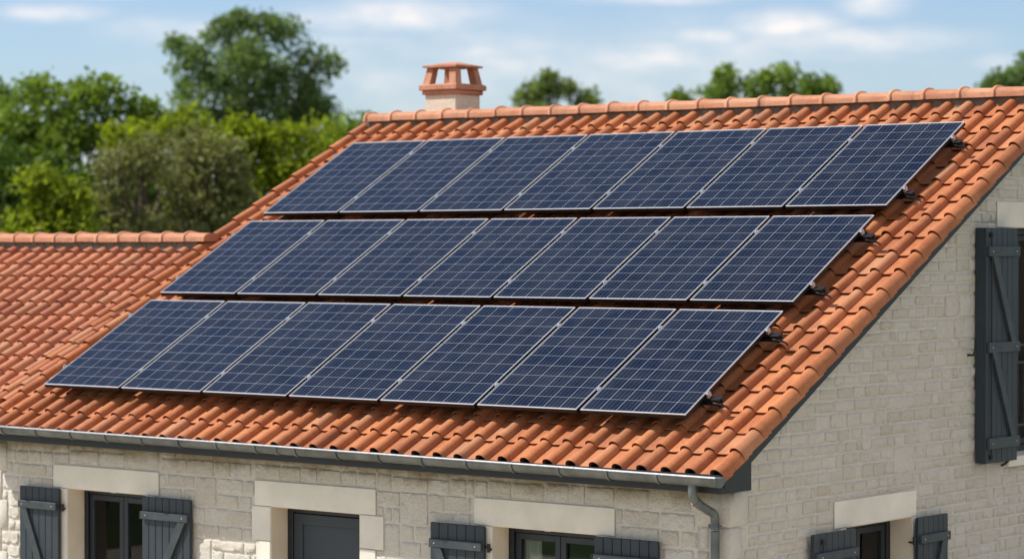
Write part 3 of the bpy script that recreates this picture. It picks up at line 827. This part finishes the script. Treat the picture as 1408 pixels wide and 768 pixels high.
# --- chimney
cx0, cx1, cy0, cy1 = .29, .704, 4.972, 5.372
ch = MB(); ch.box(cx0, cx1, cy0, cy1, 2.2, 2.802, bv=.006)
chim = ch.build('chimney', MCH, house)
co_ = MB(); co_.box(cx0-.025, cx1+.025, cy0-.025, cy1+.025, 2.800, 2.848, bv=.008)
co_.box(cx0-.050, cx1+.050, cy0-.050, cy1+.050, 2.846, 2.900, bv=.006)
co_.box(cx0-.035, cx1+.035, cy0-.035, cy1+.035, 2.895, 2.908, bv=.004); co_.build('collar', MTC, chim)
def pill(fx, fy):
    mb = MB(); w = .092
    bx_ = cx0-.018 + fx*(cx1-cx0+.036-w); by = cy0-.018 + fy*(cy1-cy0+.036-w)
    tx = cx0+.018 + fx*(cx1-cx0-.036-w*.9); ty = cy0+.018 + fy*(cy1-cy0-.036-w*.9)
    vs = [(bx_, by, 2.905), (bx_+w, by, 2.905), (bx_+w, by+w, 2.905), (bx_, by+w, 2.905), (tx, ty, 3.09), (tx+w*.9, ty, 3.09), (tx+w*.9, ty+w*.9, 3.09), (tx, ty+w*.9, 3.09)]
    mb.add(vs, [(0, 3, 2, 1), (4, 5, 6, 7), (0, 1, 5, 4), (1, 2, 6, 5), (2, 3, 7, 6), (3, 0, 4, 7)]); mb.build('pillar', MTC, chim)
for fx, fy in ((0, 0), (1, 0), (0, 1), (1, 1)): pill(fx, fy)
cp = MB(); a, b_, c, d = cx0+.0, cx1-.0, cy0+.0, cy1-.0; mx_, my_ = (a+b_)/2, (c+d)/2
e = .02
vs = [(a-e, c-e, 3.082), (b_+e, c-e, 3.082), (b_+e, d+e, 3.082), (a-e, d+e, 3.082), (a-e, c-e, 3.102), (b_+e, c-e, 3.102), (b_+e, d+e, 3.102), (a-e, d+e, 3.102), (mx_-.06, my_, 3.145), (mx_+.06, my_, 3.145)]
cp.add(vs, [(0, 3, 2, 1), (0, 1, 5, 4), (1, 2, 6, 5), (2, 3, 7, 6), (3, 0, 4, 7), (4, 5, 9, 8), (5, 6, 9), (6, 7, 8, 9), (7, 4, 8)]); cp.build('chimney_cap', MTC, chim)

# ------------------------------------------------------------------ solar panels
PWD, GAP, FT = .99, .02, .036
rows = [(.0095, -.0252, .9975, 1.5229, .0016, -.0014, 'bottom'), (.0035, 1.6344, .9996, 1.4119, .0025, -.0026, 'middle'), (.0331, 3.2041, .9989, 1.5199, .0037, -.0052, 'top')]
ordn = ['leftmost', 'second from the left', 'third from the left', 'middle (fourth)', 'third from the right', 'second from the right', 'rightmost']
def make_panel(L):
    root = empty('solar_panel', (0, 0, 0), 'x', 'solar panel')
    f = MB(); w = .0085; PWD = .970
    # hollow rectangular frame: silver top edge, sides silver
    for (a, b_, m_) in ((-FT, -.0065, 1), (-.0065, 0, 0)):
        e = .0 if m_ else .0004
        f.box(-e, PWD+e, -e, w, a, b_, bv=.001, m=m_); f.box(-e, PWD+e, L-w, L+e, a, b_, bv=.001, m=m_)
        f.box(-e, w-.0035, w, L-w, a, b_, bv=.001, m=m_); f.box(PWD-w+.0035, PWD+e, w, L-w, a, b_, bv=.001, m=m_)
    f.build('frame', [MSIL, MBLK], root)
    c = MB(); x0, x1, y0, y1 = w-.0045, PWD-w+.0045, w-.001, L-w+.001
    c.box(x0, x1, y0, y1, -.009, -.003)
    o = c.build('cell_sheet', MPV, root)
    uvl = o.data.uv_layers.new(name='UVMap'); mg = .010
    for li, l in enumerate(o.data.loops):
        p = o.data.vertices[l.vertex_index].co
        uvl.data[li].uv = ((p.x-x0-mg)/(x1-x0-2*mg)*6, (p.y-y0-mg)/(y1-y0-2*mg)*10)
    b_ = MB(); b_.box(PWD*.5-.06, PWD*.5+.06, L-.22, L-.10, -.032, -.010, bv=.004); b_.build('junction_box', MBLK, root)
    return root
def copy_tree(o, parent=None):
    c = o.copy(); COL.objects.link(c)
    if parent is not None: c.parent = parent
    for chd in [q for q in bpy.data.objects if q.parent is o]: copy_tree(chd, c)
    return c
HW = 7*PWD+6*GAP
for (x0, v0, sx, L, rot, tl, rn) in rows:
    proto = make_panel(L)
    Mrow = Matrix.Translation(Vector(RP(x0, v0, H))) @ Matrix.Rotation(TH, 4, 'X') @ Matrix.Rotation(rot, 4, 'Z') @ Matrix.Rotation(tl, 4, 'X')
    for i in range(7):
        o = proto if i == 0 else copy_tree(proto)
        o.matrix_world = Mrow @ Matrix.Translation((i*(PWD+GAP)*sx+.010, 0, rnd_ if (rnd_ := random.uniform(-.0008, .0008)) else 0)) @ Matrix.Diagonal((sx, 1, 1, 1))
        o['label'] = f'blue solar panel, {ordn[i]} in the {rn} row of seven on the roof'
        o['category'] = 'solar panel'; o['group'] = 'solar panels on the tiled roof'
    # two rails with clamps and roof hooks under each row
    for ri, fv in enumerate((.20, .81)):
        vv = fv*L; base = Mrow @ Vector((0, vv, -FT))
        rl = empty('mounting_rail', base, f'{"lower" if ri == 0 else "upper"} aluminium mounting rail under the {rn} row of solar panels', 'mounting rail', 'mounting rails under the solar panels')
        rl.matrix_world = Mrow @ Matrix.Translation((0, vv, -FT))
        XE = 7.165 - x0
        r_ = MB()
        r_.box(-.03, XE, -.020, .020, -.012, -.001, bv=.001); r_.box(-.03, XE, -.020, .020, -.044, -.034, bv=.001); r_.box(-.03, XE, -.006, .006, -.036, -.010)
        r_.box(-.03, XE, -.020, -.014, -.016, -.004); r_.box(-.03, XE, .014, .020, -.016, -.004)
        r_.build('rail', MBLK, rl)
        r2 = MB(); r2.box(-.02, XE-.045, -.028, .022, -.056, -.0445, bv=.002); r2.box(XE-.085, XE-.03, -.030, -.0205, -.050, -.002, bv=.002); r2.build('rail_cover', MBLK, rl)
        for i in range(8):
            if i == 0: xc = -.010
            elif i == 7: xc = HW*sx + .012
            else: xc = (i*(PWD+GAP) - GAP/2)*sx
            c = MB()
            if i in (0, 7):
                c.box(xc-.010, xc+.014, -.020, .020, 0, FT+.001, bv=.003); c.box(xc-(.016 if i == 7 else .006), xc+.010, -.018, .018, FT+.0015, FT+.005, bv=.001)
                c.tube([(xc+.002, 0, FT+.005), (xc+.002, 0, FT+.014)], .009, 6)
            else:
                c.box(xc-.0085, xc+.0085, -.022, .022, FT*.2, FT-.002, bv=.001); c.box(xc-.019, xc+.019, -.014, .014, FT+.0015, FT+.0045, bv=.001)
                c.tube([(xc, 0, FT+.004), (xc, 0, FT+.010)], .007, 6)
            c.build('end_clamp' if i in (0, 7) else 'mid_clamp', MSC, rl)
        for i in range(5):
            xh = [.25, 1.95, 3.65, 5.35, XE+.01][i]
            h_ = MB(); dn = -.094
            if i < 4: h_.box(xh-.015, xh+.015, -.026, -.0205, dn, -.01, bv=.001); h_.box(xh-.015, xh+.015, -.026, .12, dn-.006, dn, bv=.001)
            else:
                # flat strap hook leaving the rail end and curling over the next roll
                h_.tube([(xh-.08, -.026, -.035), (xh-.01, -.028, -.044), (xh+.03, -.028, -.062), (xh+.05, -.034, -.078)], [.010, .010, .008, .006], 8)
                h_.box(xh-.06, xh-.015, -.032, -.022, -.06, .0, bv=.002)
            h_.build('roof_hook', MBLK, rl)

# ------------------------------------------------------------------ trees
CF = Vector((-math.sin(YAW), math.cos(YAW), 0)); CR = Vector((math.cos(YAW), math.sin(YAW), 0)); F = 3604.27
def at(px, d):                                   # ground point at picture column px, distance d
    return CAM + CF*d + CR*((px-704)/F*d)
def zat(py, d): return CAM.z + (384-F*.01327-py)/F*d
def leaves(name, centers, radii, nper, size, mat_, parent, seed, sq=.8):
    r = np.random.default_rng(seed); C_ = []; T = []
    for c, rad in zip(centers, radii):
        n = max(30, int(3.2*nper*rad**2)); d = r.normal(size=(n, 3)); d /= np.linalg.norm(d, axis=1)[:, None]
        rr_ = rad*(r.uniform(0.35, 1.0, n)**.6)*(1+.25*r.normal(size=n)*.6)
        C_.append(np.array(c)[None]+d*rr_[:, None]*np.array([1, 1, sq]))
        T.append(np.clip(r.normal(.45, .25)+r.normal(0, .22, n), 0, 1))
    C_ = np.concatenate(C_); T = np.concatenate(T); n = len(C_)
    a = r.normal(size=(n, 3)); a /= np.linalg.norm(a, axis=1)[:, None]
    b_ = r.normal(size=(n, 3)); b_ -= (b_*a).sum(1)[:, None]*a; b_ /= np.linalg.norm(b_, axis=1)[:, None]
    s = size*r.uniform(.6, 1.35, n)[:, None]
    V = np.stack([C_-a*s*.5, C_+b_*s*.32, C_+a*s*.5, C_-b_*s*.32], 1).reshape(-1, 3)
    me = bpy.data.meshes.new(name); me.vertices.add(4*n); me.vertices.foreach_set('co', V.astype(np.float32).ravel())
    me.loops.add(4*n); me.loops.foreach_set('vertex_index', np.arange(4*n, dtype=np.int32))
    me.polygons.add(n); me.polygons.foreach_set('loop_start', np.arange(0, 4*n, 4, dtype=np.int32))
    try: me.polygons.foreach_set('loop_total', np.full(n, 4, dtype=np.int32))
    except Exception: pass
    me.update(calc_edges=True)
    ca = me.color_attributes.new('tint', 'FLOAT_COLOR', 'POINT')
    cc = np.repeat(np.stack([T, T, T, np.ones(n)], 1), 4, 0).astype(np.float32); ca.data.foreach_set('color', cc.ravel())
    me.materials.append(mat_); me.validate()
    o = bpy.data.objects.new(name, me); COL.objects.link(o); adopt(o, parent); return o
def tree(name, label, cat, px, dist, lobes, leaf, seed, group, nper=260, size=.20, clump=.55, dens=1., hollow=.35, sq=.85, jit=1.):
    """lobes: (px, py, rx_px, ry_px) ellipses of the crown in picture columns/rows at that distance"""
    r = random.Random(seed); base = at(px, dist); base.z = GZ
    root = abs_empty(name, base, label, cat, group)
    cs = []; rs = []; k = dist/F
    for (lx, ly, rx, ry) in lobes:
        c = at(lx, dist); c.z = zat(ly, dist); ax_, az_ = rx*k, ry*k; ay = (ax_+az_)/2*.9
        vol = ax_*ay*az_; n = max(5, int(dens*2.4*vol/(clump**3)))
        for _ in range(n):
            while True:
                u = Vector((r.uniform(-1, 1), r.uniform(-1, 1), r.uniform(-1, 1)))
                if hollow**2 < u.length_squared <= 1: break
            rad = clump*r.uniform(.55, 1.25)
            p_ = c + CR*(u.x*max(.1, ax_-rad*.5)) + CF*(u.y*ay) + Vector((0, 0, u.z*max(.1, az_-rad*.5)))
            if p_.z < GZ+.4: continue
            cs.append(tuple(p_)); rs.append(rad)
    tb = MB(); h_top = max(c[2] for c in cs); lowest = min(c[2] for c in cs)
    fork = Vector((base.x, base.y, max(GZ+1.0, min(lowest+.6, (GZ+h_top)/2))))
    r0 = max(.08, (h_top-GZ)*.028)
    tb.tube([base, base+Vector((0, 0, .5)), fork*.5+Vector((base.x+.1, base.y, GZ+.5))*.5, fork], [r0*1.5, r0*1.1, r0*.95, r0*.8], 9)
    pick = r.sample(range(len(cs)), min(len(cs), 14))
    for i in pick:
        e_ = Vector(cs[i]); m1 = fork.lerp(e_, .45)+Vector((r.uniform(-.3, .3), r.uniform(-.3, .3), -.1)); 
        tb.tube([fork, m1, e_], [r0*.5, r0*.28, r0*.08], 6)
    tb.build('trunk', MBK, root, smooth=True)
    leaves('crown', cs, rs, nper, size, leaf, root, seed, sq)
    return root
GT = 'trees behind the house'
L_HZ = leafm('leaf_far_green', (0.122, 0.166, 0.055), (0.238, 0.298, 0.099), .4)
L_HZ2 = leafm('leaf_far_bright_green', (0.125, 0.192, 0.042), (0.250, 0.333, 0.073), .4)
for q, (px_, lb) in enumerate(((40, 'dense dark tree low behind the leftmost bushes'), (180, 'dense dark tree filling in behind the left olive bush'), (300, 'dense dark tree filling in behind the right olive bush'), (420, 'dense dark tree low behind the roof slope'))):
    tree('hedge_tree', lb, 'tree', px_, 64, [(px_, 245, 80, 40), (px_, 300, 85, 50), (px_, 345, 85, 50)], L_DEEP, 40+q, GT, nper=90, size=.24, clump=.7, dens=.8)
tree('broadleaf_tree', 'big dark green tree with airy crown rising left of the chimney', 'tree', 345, 72,
     [(345, 60, 62, 46), (265, 95, 42, 45), (425, 95, 40, 44), (300, 140, 62, 44), (390, 145, 66, 44), (345, 110, 80, 60), (252, 150, 26, 34), (440, 148, 26, 26), (240, 62, 8, 10), (300, 40, 26, 22), (392, 40, 26, 22), (455, 90, 13, 14), (350, 190, 110, 40), (238, 175, 30, 36), (345, 180, 70, 40), (420, 170, 50, 30), (446, 150, 22, 32), (425, 118, 30, 34), (270, 80, 26, 30), (280, 178, 50, 36), (240, 105, 16, 40), (330, 35, 30, 22), (365, 32, 26, 20)],
     L_DARK, 11, GT, nper=190, size=.13, clump=.40, dens=.50, hollow=.05)
tree('broadleaf_tree', 'wide mid green tree at the left edge, two-humped top against the sky', 'tree', 120, 58,
     [(52, 122, 26, 32), (120, 120, 38, 36), (155, 130, 40, 36), (100, 170, 75, 50), (30, 165, 45, 46), (180, 160, 40, 40), (10, 200, 50, 60), (85, 205, 80, 50), (200, 150, 22, 26), (160, 200, 60, 40)],
     L_MID, 12, GT, nper=200, size=.15, clump=.48, dens=.62, hollow=.1)
tree('broadleaf_tree', 'tree cut by the left edge with only its crown tip showing', 'tree', -40, 66, [(-40, 170, 48, 60), (-12, 135, 18, 22), (-60, 230, 60, 60)], L_DARK, 13, GT, nper=130, size=.2, clump=.6)
tree('broadleaf_tree', 'deep shaded green tree low behind the left wing roof', 'tree', 45, 50, [(30, 250, 70, 60), (95, 255, 50, 60), (10, 300, 60, 40)], L_DEEP, 14, GT, nper=150, size=.17, clump=.5)
tree('shrub_tree', 'bright light green bush in front of the shaded trees, left', 'tree', 85, 44, [(88, 262, 26, 32), (70, 300, 34, 30), (60, 345, 80, 40), (105, 300, 34, 36), (30, 312, 22, 14), (50, 250, 10, 10)], L_YEL, 15, GT, nper=210, size=.13, clump=.36)
tree('shrub_tree', 'left one of the two grey olive bushes behind the wing ridge', 'tree', 172, 46, [(172, 240, 42, 56), (160, 290, 58, 44), (170, 335, 60, 40), (200, 215, 26, 30), (135, 295, 30, 34)], L_OLV, 16, GT, nper=260, size=.11, clump=.42, dens=1.2)
tree('shrub_tree', 'right one of the two grey olive bushes, beside the main roof verge', 'tree', 282, 47, [(275, 215, 48, 46), (300, 260, 50, 60), (250, 270, 40, 60), (320, 230, 26, 40), (320, 320, 40, 34), (260, 335, 80, 45)], L_OLV, 17, GT, nper=260, size=.11, clump=.42, dens=1.2)
tree('shrub_tree', 'yellow green tree between the olive bushes and the wide tree', 'tree', 215, 53, [(170, 190, 26, 22), (205, 195, 44, 30), (240, 180, 34, 24), (262, 172, 26, 18)], L_YEL, 18, GT, nper=170, size=.15, clump=.42)
tree('shrub_tree', 'sunlit yellow green tree below the big dark tree, beside the roof slope', 'tree', 370, 52, [(345, 185, 36, 30), (395, 195, 44, 34), (440, 200, 40, 34), (350, 235, 50, 50), (400, 250, 50, 50), (330, 190, 26, 30), (435, 245, 40, 40)], L_YEL, 19, GT, nper=180, size=.15, clump=.45)
tree('broadleaf_tree', 'mid green tree just left of the ridge end', 'tree', 480, 62, [(478, 182, 30, 22), (505, 190, 34, 24), (460, 205, 40, 30)], L_MID, 20, GT, nper=140, size=.18, clump=.5)
tree('broadleaf_tree', 'hazy green treetop above the ridge just right of the chimney', 'tree', 757, 88, [(757, 124, 28, 20), (750, 112, 14, 10), (718, 138, 22, 12), (778, 124, 18, 14), (804, 138, 20, 9), (735, 128, 20, 14), (760, 165, 66, 30), (760, 215, 70, 36), (755, 265, 60, 36)], L_HZ, 21, GT, nper=90, size=.20, clump=.46, dens=.42)
tree('broadleaf_tree', 'bright green treetop above the ridge right of centre', 'tree', 1030, 80, [(992, 108, 24, 22), (980, 130, 26, 12), (1012, 118, 26, 20), (1035, 122, 28, 20), (1074, 106, 20, 22), (1055, 114, 20, 18), (1084, 130, 14, 12), (1035, 147, 72, 26), (1035, 195, 78, 40), (1035, 250, 66, 40)], L_HZ2, 22, GT, nper=110, size=.19, clump=.44, dens=.5)
tree('broadleaf_tree', 'tiny green treetop tip left of the bright treetop', 'tree', 936, 84, [(936, 138, 7, 12), (940, 165, 18, 20), (940, 205, 30, 30), (940, 260, 34, 36)], L_HZ2, 23, GT, nper=120, size=.2, clump=.4)
tree('broadleaf_tree', 'low green treetop tip right of the bright treetop', 'tree', 1124, 82, [(1113, 124, 11, 13), (1134, 123, 10, 11), (1124, 150, 24, 20), (1124, 195, 34, 34), (1124, 250, 36, 34)], L_HZ2, 24, GT, nper=120, size=.2, clump=.45)
tree('broadleaf_tree', 'dark green tree cut by the right edge above the ridge', 'tree', 1425, 76, [(1410, 100, 14, 18), (1392, 114, 16, 8), (1440, 90, 40, 40), (1430, 140, 60, 40), (1430, 200, 70, 46), (1430, 260, 60, 46), (1371, 118, 10, 5)], L_DARK, 25, GT, nper=110, size=.2, clump=.5)
